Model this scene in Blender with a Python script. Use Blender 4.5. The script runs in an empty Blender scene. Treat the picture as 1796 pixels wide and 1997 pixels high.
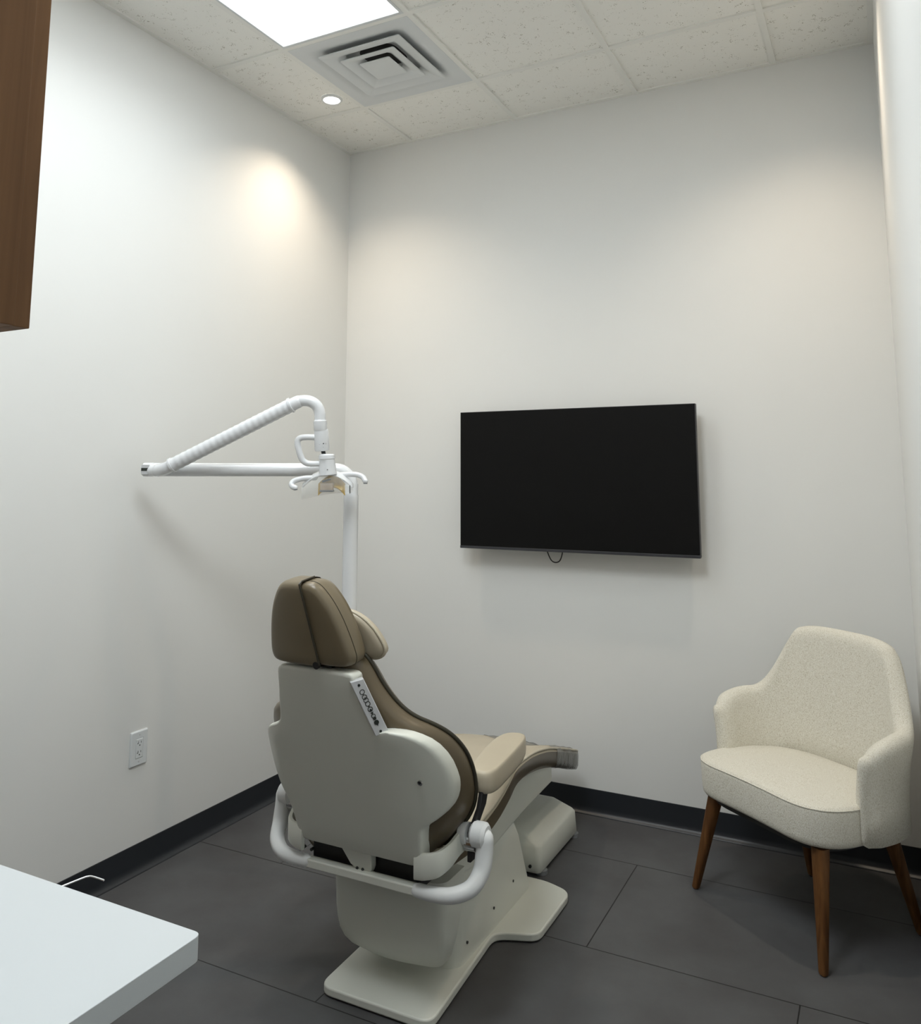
import bpy, bmesh, math, random
from mathutils import Vector, Matrix
random.seed(4)
SC = bpy.context.scene
COL = SC.collection

# ------------------------------------------------------------------ camera
W, H, YE = 2.622, 3.242, -5.0          # room width, ceiling height, end of the hall behind the doorway
cd = bpy.data.cameras.new('camera')
cd.sensor_fit = 'HORIZONTAL'; cd.sensor_width = 36.0
cd.lens = 36.0 * 1584.9 / 1796.0
cd.shift_x = 0.0; cd.shift_y = -(998.5 - 723.9) / 1796.0
cd.clip_start = 0.02
cam = bpy.data.objects.new('camera', cd); COL.objects.link(cam)
cam.location = (2.5405, -3.608, 1.4626)
cam.rotation_euler = (math.pi / 2 + 0.1275, 0, 0.4727)
SC.camera = cam

# ------------------------------------------------------------------ world, exposure, lights
SC.view_settings.view_transform = 'Standard'
SC.view_settings.look = 'None'
SC.view_settings.exposure = 0.0
SC.view_settings.gamma = 1.0
SC.view_settings.use_curve_mapping = False
TROFFER = 2.5            # emission of the big ceiling panel's lens
TROFFER_COL = (0.915, 0.970, 1.0)
FILL_PANEL = 21.0         # emission of an added, unseen fill panel nearer the doorway
PANEL_W = 7.5           # forward beam of the big panel's prismatic lens
DOWN_W = 44.0            # watts of each downlight
DOWN_COL = (1.0, 0.84, 0.66)
wd = bpy.data.worlds.new('world'); SC.world = wd; wd.use_nodes = True
wd.node_tree.nodes['Background'].inputs[0].default_value = (0.75, 0.9, 1.0, 1)
wd.node_tree.nodes['Background'].inputs[1].default_value = 0.0

# ------------------------------------------------------------------ materials
def mat(name, col, rough=0.5, metal=0.0, spec=0.5, noise=None, bump=None, emis=None, coat=0.0, alpha=1.0, trans=0.0, sheen=0.0):
    m = bpy.data.materials.new(name); m.use_nodes = True
    nt = m.node_tree; b = nt.nodes['Principled BSDF']
    b.inputs['Base Color'].default_value = (*col, 1)
    b.inputs['Roughness'].default_value = rough
    b.inputs['Metallic'].default_value = metal
    b.inputs['Specular IOR Level'].default_value = spec
    b.inputs['Coat Weight'].default_value = coat
    b.inputs['Alpha'].default_value = alpha
    b.inputs['Transmission Weight'].default_value = trans
    b.inputs['Sheen Weight'].default_value = sheen
    tc = nt.nodes.new('ShaderNodeTexCoord')
    if noise:
        scale, amt = noise[0], noise[1]
        n = nt.nodes.new('ShaderNodeTexNoise'); n.inputs['Scale'].default_value = scale; n.inputs['Detail'].default_value = noise[2] if len(noise) > 2 else 4
        nt.links.new(tc.outputs['Object'], n.inputs['Vector'])
        r = nt.nodes.new('ShaderNodeValToRGB')
        r.color_ramp.elements[0].position = 0.3; r.color_ramp.elements[1].position = 0.7
        r.color_ramp.elements[0].color = (*[c * (1 - amt) for c in col], 1)
        r.color_ramp.elements[1].color = (*[min(1, c * (1 + amt)) for c in col], 1)
        nt.links.new(n.outputs['Fac'], r.inputs['Fac']); nt.links.new(r.outputs['Color'], b.inputs['Base Color'])
    if bump:
        n2 = nt.nodes.new('ShaderNodeTexNoise'); n2.inputs['Scale'].default_value = bump[0]; n2.inputs['Detail'].default_value = 3
        nt.links.new(tc.outputs['Object'], n2.inputs['Vector'])
        bp = nt.nodes.new('ShaderNodeBump'); bp.inputs['Strength'].default_value = bump[1]; bp.inputs['Distance'].default_value = bump[2]
        nt.links.new(n2.outputs['Fac'], bp.inputs['Height']); nt.links.new(bp.outputs['Normal'], b.inputs['Normal'])
    if emis:
        b.inputs['Emission Color'].default_value = (*emis[0], 1); b.inputs['Emission Strength'].default_value = emis[1]
    return m

M = {}
M['wall'] = mat('wall_paint', (0.81, 0.815, 0.795), 0.42, spec=0.35, noise=(1.3, 0.012), bump=(220, 0.06, 0.001))
M['black_base'] = mat('black_vinyl_base', (0.018, 0.021, 0.026), 0.38, spec=0.5, bump=(60, 0.05, 0.001))
M['white_enamel'] = mat('white_enamel', (0.80, 0.82, 0.84), 0.22, coat=0.4, noise=(3, 0.01))
M['white_plastic'] = mat('white_plastic', (0.78, 0.80, 0.80), 0.38, noise=(3, 0.01))
M['chair_shell'] = mat('chair_shell_white', (0.72, 0.735, 0.665), 0.34, noise=(3, 0.015), bump=(700, 0.04, 0.0004))
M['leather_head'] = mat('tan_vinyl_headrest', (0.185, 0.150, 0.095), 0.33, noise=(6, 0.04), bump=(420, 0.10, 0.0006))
M['leather'] = mat('tan_vinyl', (0.125, 0.097, 0.058), 0.30, noise=(6, 0.04), bump=(420, 0.10, 0.0006))  # headrest vinyl again, darkened so the cushion's shade is in the colour
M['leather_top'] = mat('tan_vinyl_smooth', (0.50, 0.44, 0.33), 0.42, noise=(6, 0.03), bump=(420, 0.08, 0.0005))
M['piping'] = mat('dark_piping', (0.035, 0.031, 0.018), 0.4, noise=(30, 0.05))
M['piping_light'] = mat('tan_piping', (0.52, 0.47, 0.36), 0.4, noise=(30, 0.05))
M['black'] = mat('black_plastic', (0.012, 0.012, 0.013), 0.45, noise=(9, 0.1))
M['dark_metal'] = mat('dark_steel', (0.05, 0.055, 0.055), 0.35, metal=0.6, noise=(9, 0.1))
M['chrome'] = mat('chrome', (0.55, 0.55, 0.54), 0.25, metal=1.0, noise=(9, 0.03))
M['screen'] = mat('screen_black', (0.0055, 0.0055, 0.0055), 0.55, spec=0.12, noise=(2, 0.02))
M['tv_body'] = mat('tv_body_black', (0.012, 0.012, 0.014), 0.4, noise=(20, 0.05))
M['tv_lip'] = mat('tv_lip_grey', (0.035, 0.036, 0.042), 0.35, noise=(20, 0.05))
M['countertop'] = mat('white_laminate', (0.60, 0.635, 0.65), 0.32, noise=(2, 0.008))
M['metal_white'] = mat('white_painted_steel', (0.70, 0.725, 0.73), 0.45, noise=(5, 0.01))
M['duct'] = mat('dark_duct', (0.02, 0.02, 0.02), 0.7, noise=(5, 0.1))
M['outlet'] = mat('outlet_plastic', (0.74, 0.77, 0.78), 0.25, noise=(5, 0.01))
M['panel_grey'] = mat('grey_membrane', (0.60, 0.61, 0.62), 0.3, noise=(5, 0.01))
M['ink'] = mat('icon_ink', (0.02, 0.025, 0.02), 0.6, noise=(5, 0.05))
M['yellow'] = mat('dichroic_yellow', (0.72, 0.48, 0.10), 0.25, noise=(20, 0.1), coat=0.6)
M['pink_bulb'] = mat('bulb_housing', (0.45, 0.36, 0.27), 0.3, noise=(40, 0.15))
M['grey_plastic'] = mat('grey_plastic', (0.22, 0.23, 0.24), 0.35, noise=(9, 0.05))
M['lens'] = mat('troffer_lens', (0.9, 0.9, 0.9), 0.5, emis=(TROFFER_COL, TROFFER))
M['lens_b'] = mat('troffer_lens_near_door', (0.9, 0.9, 0.9), 0.5, emis=(TROFFER_COL, FILL_PANEL))
M['dlens'] = mat('downlight_lens', (0.9, 0.9, 0.9), 0.5, emis=((1.0, 0.93, 0.84), 9.0))
M['clear'] = mat('clear_shield', (0.93, 0.96, 0.95), 0.08, spec=0.5, alpha=0.24)
M['film'] = mat('clear_vinyl_cover', (0.24, 0.24, 0.22), 0.12, spec=0.8, alpha=0.55, bump=(25, 0.8, 0.01))
M['wire'] = mat('bright_wire', (0.85, 0.86, 0.86), 0.25, metal=0.3, noise=(9, 0.02))
M['rubber'] = mat('black_rubber', (0.015, 0.015, 0.015), 0.7, noise=(9, 0.1))

def wood(name, c1, c2, scale, rough, axis='Z'):
    m = bpy.data.materials.new(name); m.use_nodes = True; nt = m.node_tree; b = nt.nodes['Principled BSDF']
    tc = nt.nodes.new('ShaderNodeTexCoord'); mp = nt.nodes.new('ShaderNodeMapping')
    s = [scale, scale, scale]; s['XYZ'.index(axis)] = scale * 0.045
    mp.inputs['Scale'].default_value = s
    n = nt.nodes.new('ShaderNodeTexNoise'); n.inputs['Scale'].default_value = 1.0; n.inputs['Detail'].default_value = 8; n.inputs['Distortion'].default_value = 1.2
    r = nt.nodes.new('ShaderNodeValToRGB'); r.color_ramp.elements[0].position = 0.32; r.color_ramp.elements[1].position = 0.68
    r.color_ramp.elements[0].color = (*c1, 1); r.color_ramp.elements[1].color = (*c2, 1)
    nt.links.new(tc.outputs['Object'], mp.inputs['Vector']); nt.links.new(mp.outputs['Vector'], n.inputs['Vector'])
    nt.links.new(n.outputs['Fac'], r.inputs['Fac']); nt.links.new(r.outputs['Color'], b.inputs['Base Color'])
    b.inputs['Roughness'].default_value = rough; b.inputs['Specular IOR Level'].default_value = 0.25
    return m
M['walnut'] = wood('walnut_laminate', (0.12, 0.056, 0.021), (0.24, 0.122, 0.052), 22.0, 0.6)
M['leg_wood'] = wood('walnut_leg', (0.085, 0.034, 0.010), (0.17, 0.075, 0.024), 40.0, 0.45)

def floor_mat():
    m = bpy.data.materials.new('dark_floor_tile'); m.use_nodes = True; nt = m.node_tree; b = nt.nodes['Principled BSDF']
    tc = nt.nodes.new('ShaderNodeTexCoord'); mp = nt.nodes.new('ShaderNodeMapping')
    mp.inputs['Location'].default_value = (-1.639 + 1.21 * 5, 0.377 + 0.6035 * 12, 0)
    br = nt.nodes.new('ShaderNodeTexBrick'); br.inputs['Scale'].default_value = 1.0
    br.inputs['Brick Width'].default_value = 1.21; br.inputs['Row Height'].default_value = 0.6035
    br.inputs['Mortar Size'].default_value = 0.0022; br.inputs['Mortar Smooth'].default_value = 0.3
    br.offset = 0.488; br.offset_frequency = 2
    br.inputs['Color1'].default_value = (0.0,) * 3 + (1,); br.inputs['Color2'].default_value = (1, 1, 1, 1); br.inputs['Mortar'].default_value = (0.5, 0.5, 0.5, 1)
    nt.links.new(tc.outputs['Object'], mp.inputs['Vector']); nt.links.new(mp.outputs['Vector'], br.inputs['Vector'])
    n = nt.nodes.new('ShaderNodeTexNoise'); n.inputs['Scale'].default_value = 3.2; n.inputs['Detail'].default_value = 7; n.inputs['Roughness'].default_value = 0.62
    nt.links.new(tc.outputs['Object'], n.inputs['Vector'])
    r = nt.nodes.new('ShaderNodeValToRGB'); r.color_ramp.elements[0].position = 0.30; r.color_ramp.elements[1].position = 0.72
    r.color_ramp.elements[0].color = (0.064, 0.062, 0.064, 1); r.color_ramp.elements[1].color = (0.096, 0.099, 0.101, 1)
    nt.links.new(n.outputs['Fac'], r.inputs['Fac'])
    mx = nt.nodes.new('ShaderNodeMix'); mx.data_type = 'RGBA'
    nt.links.new(br.outputs['Fac'], mx.inputs[0]); nt.links.new(r.outputs['Color'], mx.inputs[6]); mx.inputs[7].default_value = (0.013, 0.013, 0.013, 1)
    nt.links.new(mx.outputs[2], b.inputs['Base Color'])
    b.inputs['Roughness'].default_value = 0.58; b.inputs['Specular IOR Level'].default_value = 0.35
    bp = nt.nodes.new('ShaderNodeBump'); bp.inputs['Strength'].default_value = 0.5; bp.inputs['Distance'].default_value = 0.002; bp.invert = True
    nt.links.new(br.outputs['Fac'], bp.inputs['Height']); nt.links.new(bp.outputs['Normal'], b.inputs['Normal'])
    return m
M['floor'] = floor_mat()

def tile_mat():
    m = bpy.data.materials.new('acoustic_tile'); m.use_nodes = True; nt = m.node_tree; b = nt.nodes['Principled BSDF']
    tc = nt.nodes.new('ShaderNodeTexCoord')
    v = nt.nodes.new('ShaderNodeTexVoronoi'); v.inputs['Scale'].default_value = 165; v.inputs['Randomness'].default_value = 1.0
    nt.links.new(tc.outputs['Object'], v.inputs['Vector'])
    n = nt.nodes.new('ShaderNodeTexNoise'); n.inputs['Scale'].default_value = 38; n.inputs['Detail'].default_value = 2
    nt.links.new(tc.outputs['Object'], n.inputs['Vector'])
    # pinhole radius varies from cell to cell: distance < k * (noise - threshold)
    a = nt.nodes.new('ShaderNodeMath'); a.operation = 'SUBTRACT'; a.inputs[1].default_value = 0.45; nt.links.new(n.outputs['Fac'], a.inputs[0])
    k = nt.nodes.new('ShaderNodeMath'); k.operation = 'MULTIPLY'; k.inputs[1].default_value = 1.5; nt.links.new(a.outputs[0], k.inputs[0])
    l = nt.nodes.new('ShaderNodeMath'); l.operation = 'LESS_THAN'; nt.links.new(v.outputs['Distance'], l.inputs[0]); nt.links.new(k.outputs[0], l.inputs[1])
    mx = nt.nodes.new('ShaderNodeMix'); mx.data_type = 'RGBA'
    nt.links.new(l.outputs[0], mx.inputs[0]); mx.inputs[6].default_value = (0.92, 0.915, 0.87, 1); mx.inputs[7].default_value = (0.50, 0.48, 0.42, 1)
    nt.links.new(mx.outputs[2], b.inputs['Base Color']); b.inputs['Roughness'].default_value = 0.9
    b.inputs['Specular IOR Level'].default_value = 0.2
    bp = nt.nodes.new('ShaderNodeBump'); bp.inputs['Strength'].default_value = 0.4; bp.inputs['Distance'].default_value = 0.002; bp.invert = True
    nt.links.new(l.outputs[0], bp.inputs['Height']); nt.links.new(bp.outputs['Normal'], b.inputs['Normal'])
    return m
M['tile'] = tile_mat()
M['grid'] = mat('ceiling_grid_paint', (0.87, 0.87, 0.83), 0.55, noise=(4, 0.01))

def fabric_mat():
    m = bpy.data.materials.new('cream_tweed'); m.use_nodes = True; nt = m.node_tree; b = nt.nodes['Principled BSDF']
    tc = nt.nodes.new('ShaderNodeTexCoord')
    mp = nt.nodes.new('ShaderNodeMapping'); mp.inputs['Scale'].default_value = (1.0, 1.0, 0.55)
    nt.links.new(tc.outputs['Object'], mp.inputs['Vector'])
    n = nt.nodes.new('ShaderNodeTexNoise'); n.inputs['Scale'].default_value = 430; n.inputs['Detail'].default_value = 4; n.inputs['Roughness'].default_value = 0.7
    nt.links.new(mp.outputs['Vector'], n.inputs['Vector'])
    r = nt.nodes.new('ShaderNodeValToRGB'); e = r.color_ramp.elements
    e[0].position = 0.34; e[0].color = (0.50, 0.45, 0.34, 1); e[1].position = 0.62; e[1].color = (0.85, 0.83, 0.75, 1)
    k = e.new(0.46); k.color = (0.73, 0.70, 0.60, 1)
    nt.links.new(n.outputs['Fac'], r.inputs['Fac']); nt.links.new(r.outputs['Color'], b.inputs['Base Color'])
    b.inputs['Roughness'].default_value = 0.9; b.inputs['Specular IOR Level'].default_value = 0.15; b.inputs['Sheen Weight'].default_value = 0.15
    bp = nt.nodes.new('ShaderNodeBump'); bp.inputs['Strength'].default_value = 0.7; bp.inputs['Distance'].default_value = 0.002
    nt.links.new(n.outputs['Fac'], bp.inputs['Height']); nt.links.new(bp.outputs['Normal'], b.inputs['Normal'])
    return m
M['fabric'] = fabric_mat()

# ------------------------------------------------------------------ helpers
def finish(name, bm, m, parent=None, smooth=True, angle=40, bevel=0.0, subsurf=0, solid=0.0):
    bmesh.ops.remove_doubles(bm, verts=bm.verts, dist=1e-6)
    bmesh.ops.recalc_face_normals(bm, faces=bm.faces)
    if parent is not None:
        inv = parent.matrix_basis.inverted() if False else Matrix.Translation(-parent['org'] if False else Vector((0, 0, 0)))
    me = bpy.data.meshes.new(name); bm.to_mesh(me); bm.free()
    me.materials.append(m)
    o = bpy.data.objects.new(name, me); COL.objects.link(o)
    if parent is not None:
        o.parent = parent
        o.matrix_parent_inverse = Matrix.Identity(4)
        P = parent; off = Vector((0, 0, 0))
        while P is not None:
            off += P.location; P = P.parent
        if LOCAL[0] is None:
            me.transform(Matrix.Translation(-off))
    if smooth:
        for p in me.polygons: p.use_smooth = True
        if angle < 180:
            me.set_sharp_from_angle(angle=math.radians(angle))
    if solid:
        s = o.modifiers.new('solid', 'SOLIDIFY'); s.thickness = solid; s.offset = 1
    if bevel:
        b = o.modifiers.new('bevel', 'BEVEL'); b.width = bevel; b.segments = 3; b.limit_method = 'ANGLE'; b.angle_limit = math.radians(35)
    if subsurf:
        s = o.modifiers.new('sub', 'SUBSURF'); s.levels = subsurf; s.render_levels = subsurf
    return o
LOCAL = [None]     # set while a thing is being built in its own coordinates

def tag(o, label=None, cat=None, group=None, kind=None):
    if label: o['label'] = label
    if cat: o['category'] = cat
    if group: o['group'] = group
    if kind: o['kind'] = kind
    return o
def thing(name, label, cat, loc=(0, 0, 0), rz=0.0, group=None):
    o = bpy.data.objects.new(name, None); COL.objects.link(o)
    o.location = loc; o.rotation_euler = (0, 0, rz); o.empty_display_size = 0.1
    return tag(o, label, cat, group)

def bm_box(bm, x0, x1, y0, y1, z0, z1):
    vs = [bm.verts.new((x, y, z)) for x in (x0, x1) for y in (y0, y1) for z in (z0, z1)]
    for f in ((0, 1, 3, 2), (4, 6, 7, 5), (0, 4, 5, 1), (2, 3, 7, 6), (0, 2, 6, 4), (1, 5, 7, 3)):
        bm.faces.new([vs[i] for i in f])
    return vs
def box(name, x0, x1, y0, y1, z0, z1, m, parent=None, bevel=0.0):
    bm = bmesh.new(); bm_box(bm, x0, x1, y0, y1, z0, z1)
    return finish(name, bm, m, parent, smooth=bool(bevel), bevel=bevel)

def loft(bm, rings, cap0=True, cap1=True, closed=True):
    vr = [[bm.verts.new(p) for p in r] for r in rings]
    n = len(rings[0])
    for a, b in zip(vr, vr[1:]):
        for i in range(n if closed else n - 1):
            j = (i + 1) % n
            try: bm.faces.new((a[i], a[j], b[j], b[i]))
            except ValueError: pass
    for flag, r in ((cap0, vr[0]), (cap1, vr[-1])):
        if flag:
            try: bm.faces.new(r)
            except ValueError: pass
    return vr

def catmull(pts, n=8, closed=False):
    pts = [Vector(p) for p in pts]; out = []; N = len(pts)
    rng = range(N) if closed else range(N - 1)
    for i in rng:
        p1, p2 = pts[i], pts[(i + 1) % N]
        p0 = pts[(i - 1) % N] if (closed or i > 0) else p1 * 2 - p2
        p3 = pts[(i + 2) % N] if (closed or i + 2 < N) else p2 * 2 - p1
        for k in range(n):
            t = k / n
            out.append(0.5 * ((2 * p1) + (-p0 + p2) * t + (2 * p0 - 5 * p1 + 4 * p2 - p3) * t * t + (-p0 + 3 * p1 - 3 * p2 + p3) * t ** 3))
    if not closed: out.append(pts[-1])
    return out
def chaikin(pts, it=2, closed=True):
    pts = [Vector(p) for p in pts]
    for _ in range(it):
        q = []; N = len(pts)
        for i in range(N if closed else N - 1):
            a, b = pts[i], pts[(i + 1) % N]
            q += [a * 0.75 + b * 0.25, a * 0.25 + b * 0.75]
        if not closed: q = [pts[0]] + q + [pts[-1]]
        pts = q
    return pts
def resample(pts, n):
    P = pts + [pts[0]]; L = [0]
    for a, b in zip(P, P[1:]): L.append(L[-1] + (b - a).length)
    out = []; j = 0
    for i in range(n):
        s = L[-1] * i / n
        while L[j + 1] < s: j += 1
        t = (s - L[j]) / max(1e-9, L[j + 1] - L[j]); out.append(P[j].lerp(P[j + 1], t))
    return out

def bm_tube(bm, pts, r, seg=16, closed=False, section=None, round_ends=False):
    """circular (or given 2-D section) sweep along pts; r is a number or a list"""
    pts = [Vector(p) for p in pts]; N = len(pts)
    rs = r if isinstance(r, (list, tuple)) else [r] * N
    if round_ends and not closed:
        d0 = (pts[0] - pts[1]).normalized(); d1 = (pts[-1] - pts[-2]).normalized()
        e0 = [(pts[0] + d0 * rs[0] * math.sin(a), rs[0] * math.cos(a)) for a in (1.5, 1.2, 0.8, 0.4)]
        e1 = [(pts[-1] + d1 * rs[-1] * math.sin(a), rs[-1] * math.cos(a)) for a in (0.4, 0.8, 1.2, 1.5)]
        pts = [p for p, _ in e0] + pts + [p for p, _ in e1]
        rs = [q for _, q in e0] + list(rs) + [q for _, q in e1]; N = len(pts)
    tg = []
    for i in range(N):
        a = pts[(i - 1) % N] if (closed or i > 0) else pts[i]
        b = pts[(i + 1) % N] if (closed or i < N - 1) else pts[i]
        tg.append((b - a).normalized())
    up = Vector((0, 0, 1)) if abs(tg[0].z) < 0.9 else Vector((1, 0, 0))
    nrm = (up - tg[0] * up.dot(tg[0])).normalized(); rings = []
    for i in range(N):
        if i:
            q = tg[i - 1].rotation_difference(tg[i]); nrm = q @ nrm
            nrm = (nrm - tg[i] * nrm.dot(tg[i])).normalized()
        bn = tg[i].cross(nrm)
        if section:
            rings.append([pts[i] + bn * (sx * rs[i]) + nrm * (sy * rs[i]) for sx, sy in section])
        else:
            rings.append([pts[i] + (nrm * math.cos(2 * math.pi * k / seg) + bn * math.sin(2 * math.pi * k / seg)) * rs[i] for k in range(seg)])
    if closed: rings.append(rings[0]); loft(bm, rings, False, False)
    else: loft(bm, rings)
def tube(name, pts, r, m, parent=None, seg=20, closed=False, angle=50, round_ends=False):
    bm = bmesh.new(); bm_tube(bm, pts, r, seg, closed, round_ends=round_ends)
    return finish(name, bm, m, parent, angle=angle)

def prism(name, outline, z0, z1, m, parent=None, bevel=0.0, angle=35):
    bm = bmesh.new(); loft(bm, [[(p[0], p[1], z0) for p in outline], [(p[0], p[1], z1) for p in outline]])
    return finish(name, bm, m, parent, bevel=bevel, angle=angle)
def rrect(x0, x1, y0, y1, r, n=6):
    out = []
    for cx, cy, a0 in ((x1 - r, y1 - r, 0), (x0 + r, y1 - r, 90), (x0 + r, y0 + r, 180), (x1 - r, y0 + r, 270)):
        for k in range(n + 1):
            a = math.radians(a0 + 90 * k / n); out.append(Vector((cx + r * math.cos(a), cy + r * math.sin(a))))
    return out
def round_poly(pts, radii, n=7):
    """round the corners of a polygon"""
    out = []; N = len(pts)
    for i in range(N):
        p = Vector(pts[i]); a = (Vector(pts[i - 1]) - p); b = (Vector(pts[(i + 1) % N]) - p)
        r = radii[i] if isinstance(radii, (list, tuple)) else radii
        ra = min(r, a.length * 0.49); rb = min(r, b.length * 0.49)
        A = p + a.normalized() * ra; B = p + b.normalized() * rb
        for k in range(n + 1):
            t = k / n; out.append(A * (1 - t) ** 2 + p * 2 * t * (1 - t) + B * t * t)
    return out
def disc(bm, c, ax, r, h, seg=16):
    c = Vector(c); ax = Vector(ax).normalized()
    bm_tube(bm, [c, c + ax * h], r, seg)

# ------------------------------------------------------------------ room
def struct(o):
    return tag(o, kind='structure')
T = 0.6096; GA = 0.4027; GB = 0.4606; GW = 0.012   # ceiling grid module, offsets, half bar width
struct(box('floor', -0.12, W + 0.12, YE, 0.12, -0.08, 0.0, M['floor']))
struct(box('wall_left', -0.12, 0.0, YE, 0.12, 0.0, H + 0.10, M['wall']))
struct(box('wall_back', 0.0, W, 0.0, 0.12, 0.0, H + 0.10, M['wall']))
struct(box('wall_right', W, W + 0.12, YE, 0.12, 0.0, H + 0.10, M['wall']))
struct(box('wall_front', 0.0, 1.86, -3.565, -3.445, 0.0, H, M['wall']))
struct(box('wall_hall', 0.0, W, YE - 0.12, YE, 0.0, H, M['wall']))
# ceiling: lay-in tiles with a hole where the diffuser and the big light sit
DX0, DX1 = GA + GW, GA + T - GW
DY1, DY0 = -GB - GW, -GB - T + GW
LY1, LY0 = -GB - T - GW, -GB - 3 * T + GW
bm = bmesh.new()
zc = H + 0.007
for (a, b, c, d) in ((0, DX0, YE, 0), (DX1, W, YE, 0), (DX0, DX1, DY1, 0), (DX0, DX1, LY1, DY0), (DX0, DX1, YE, LY0)):
    bm_box(bm, a, b, c, d, zc, zc + 0.02)
struct(finish('ceiling', bm, M['tile'], smooth=False))
# grid bars and wall angle
def bar(n, x0, x1, y0, y1):
    struct(box('trim_%d' % n, x0, x1, y0, y1, H, H + 0.009, M['grid']))
n = 1
ys = [-GB - k * T for k in range(5)]
for k in range(5):
    x = GA + k * T
    if x < W: bar(n, x - GW, x + GW, -3.42, -0.022); n += 1
for k, y in enumerate(ys):
    segs = [(0.022, GA - GW)] + [(GA + j * T + GW, min(W - 0.022, GA + (j + 1) * T - GW)) for j in range(4)]
    for j, (a, b) in enumerate(segs):
        if j == 1 and k == 2: continue
        if b > a: bar(n, a, b, y - GW, y + GW); n += 1
bar(n, 0, W, -0.022, 0); n += 1
bar(n, 0, 0.022, -3.42, -0.022); n += 1
bar(n, W - 0.022, W, -3.42, -0.022); n += 1

# cove base: a thin high strip with a flared toe
def cove(name, a, b, nrm, m):
    prof = [(0.0, 0.103), (0.0035, 0.1025), (0.0042, 0.03), (0.006, 0.016), (0.011, 0.0085), (0.018, 0.0045), (0.0215, 0.0015), (0.0215, 0.0), (0, 0)]
    a, b, nrm = Vector(a), Vector(b), Vector(nrm); bm = bmesh.new()
    loft(bm, [[p + nrm * d + Vector((0, 0, z)) for d, z in prof] for p in (a, b)])
    struct(finish(name, bm, m, angle=50))
cove('baseboard_left', (0, -3.42, 0), (0, 0, 0), (1, 0, 0), M['black_base'])
cove('baseboard_back', (0, 0, 0), (W, 0, 0), (0, -1, 0), M['black_base'])
cove('baseboard_right', (W, 0, 0), (W, YE, 0), (-1, 0, 0), M['black_base'])

# ------------------------------------------------------------------ ceiling light panel
def light_panel(x0, x1, y0, y1, label, zt=0.0, lens='lens'):
    t = thing('ceiling_light', label, 'ceiling light', ((x0 + x1) / 2, (y0 + y1) / 2, H))
    bm = bmesh.new()
    for a, b, c, d in ((x0, x1, y1 - 0.014, y1), (x0, x1, y0, y0 + 0.014), (x0, x0 + 0.010, y0 + 0.014, y1 - 0.014), (x1 - 0.012, x1, y0 + 0.014, y1 - 0.014)):
        bm_box(bm, a, b, c, d, H - 0.002 - zt, H + 0.02 - zt)
    finish('frame', bm, M['metal_white'], t, smooth=False)
    box('diffuser_lens', x0 + 0.010, x1 - 0.012, y0 + 0.014, y1 - 0.014, H + 0.002 - zt, H + 0.018 - zt, M[lens], t)
light_panel(DX0, DX1, LY0, LY1, 'large bright white rectangular light panel set in the ceiling beside the air diffuser')
al = bpy.data.lights.new('panel_beam', 'AREA'); al.shape = 'RECTANGLE'; al.size = DX1 - DX0 - 0.03; al.size_y = LY1 - LY0 - 0.03
al.energy = PANEL_W; al.color = TROFFER_COL; al.spread = math.radians(140)
ao_ = bpy.data.objects.new('panel_beam', al); COL.objects.link(ao_); ao_.parent = bpy.data.objects['ceiling_light']; ao_.location = (0, 0, -0.004)
light_panel(GA + T + GW + 0.3048, GA + 2 * T - GW + 0.3048, -3.04, -2.05, 'white light panel in the ceiling over the white counter, outside the top of the photo', 0.014, 'lens_b')  # unseen panel added to spread more light through the room

# ------------------------------------------------------------------ recessed downlights
def downlight(x, y, label):
    t = thing('downlight', label, 'ceiling light', (x, y, H), group='round recessed downlights')
    bm = bmesh.new(); N = 40
    prof = [(0.052, 0.006), (0.050, 0.0), (0.047, -0.0035), (0.040, -0.0035), (0.038, 0.0), (0.037, 0.006)]
    rings = [[(x + r * math.cos(2 * math.pi * k / N), y + r * math.sin(2 * math.pi * k / N), H + z) for k in range(N)] for r, z in prof]
    loft(bm, rings, False, False); finish('trim_ring', bm, M['white_plastic'], t)
    bm = bmesh.new(); disc(bm, (x, y, H - 0.001), (0, 0, 1), 0.0375, 0.006, 40); finish('lens', bm, M['dlens'], t)
    ld = bpy.data.lights.new('downlight_bulb', 'SPOT'); ld.energy = DOWN_W; ld.color = DOWN_COL
    ld.spot_size = math.radians(125); ld.spot_blend = 1.0; ld.shadow_soft_size = 0.037
    lo = bpy.data.objects.new('downlight_bulb', ld); COL.objects.link(lo); lo.parent = t; lo.location = (0, 0, -0.008)
downlight(0.314, -0.605, 'small round glowing downlight beside the square air diffuser')
downlight(W - 0.314, -0.66, 'round recessed downlight in the ceiling corner above the cream armchair')

# ------------------------------------------------------------------ square cone air diffuser
cx, cy = (DX0 + DX1) / 2, (DY0 + DY1) / 2; hs = (DX1 - DX0) / 2
t = thing('air_diffuser', 'square white stepped air diffuser panel in the ceiling between tiles', 'air vent', (cx, cy, H))
def sq(h, z): return [(cx - h, cy - h, z), (cx + h, cy - h, z), (cx + h, cy + h, z), (cx - h, cy + h, z)]
def sqr(h, z, r=0.03):
    return [(p.x, p.y, z) for p in rrect(cx - h, cx + h, cy - h, cy + h, r, 5)]
bm = bmesh.new()
loft(bm, [sqr(hs, H + 0.006, 0.001), sqr(hs, H - 0.001, 0.001), sqr(0.250, H - 0.001, 0.03), sqr(0.236, H + 0.003, 0.04), sqr(0.205, H + 0.016, 0.05), sqr(0.17, H + 0.030, 0.06), sqr(0.12, H + 0.046, 0.06), sqr(0.075, H + 0.052, 0.05)], False, False)
finish('face_panel', bm, M['metal_white'], t, angle=30)
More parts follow.
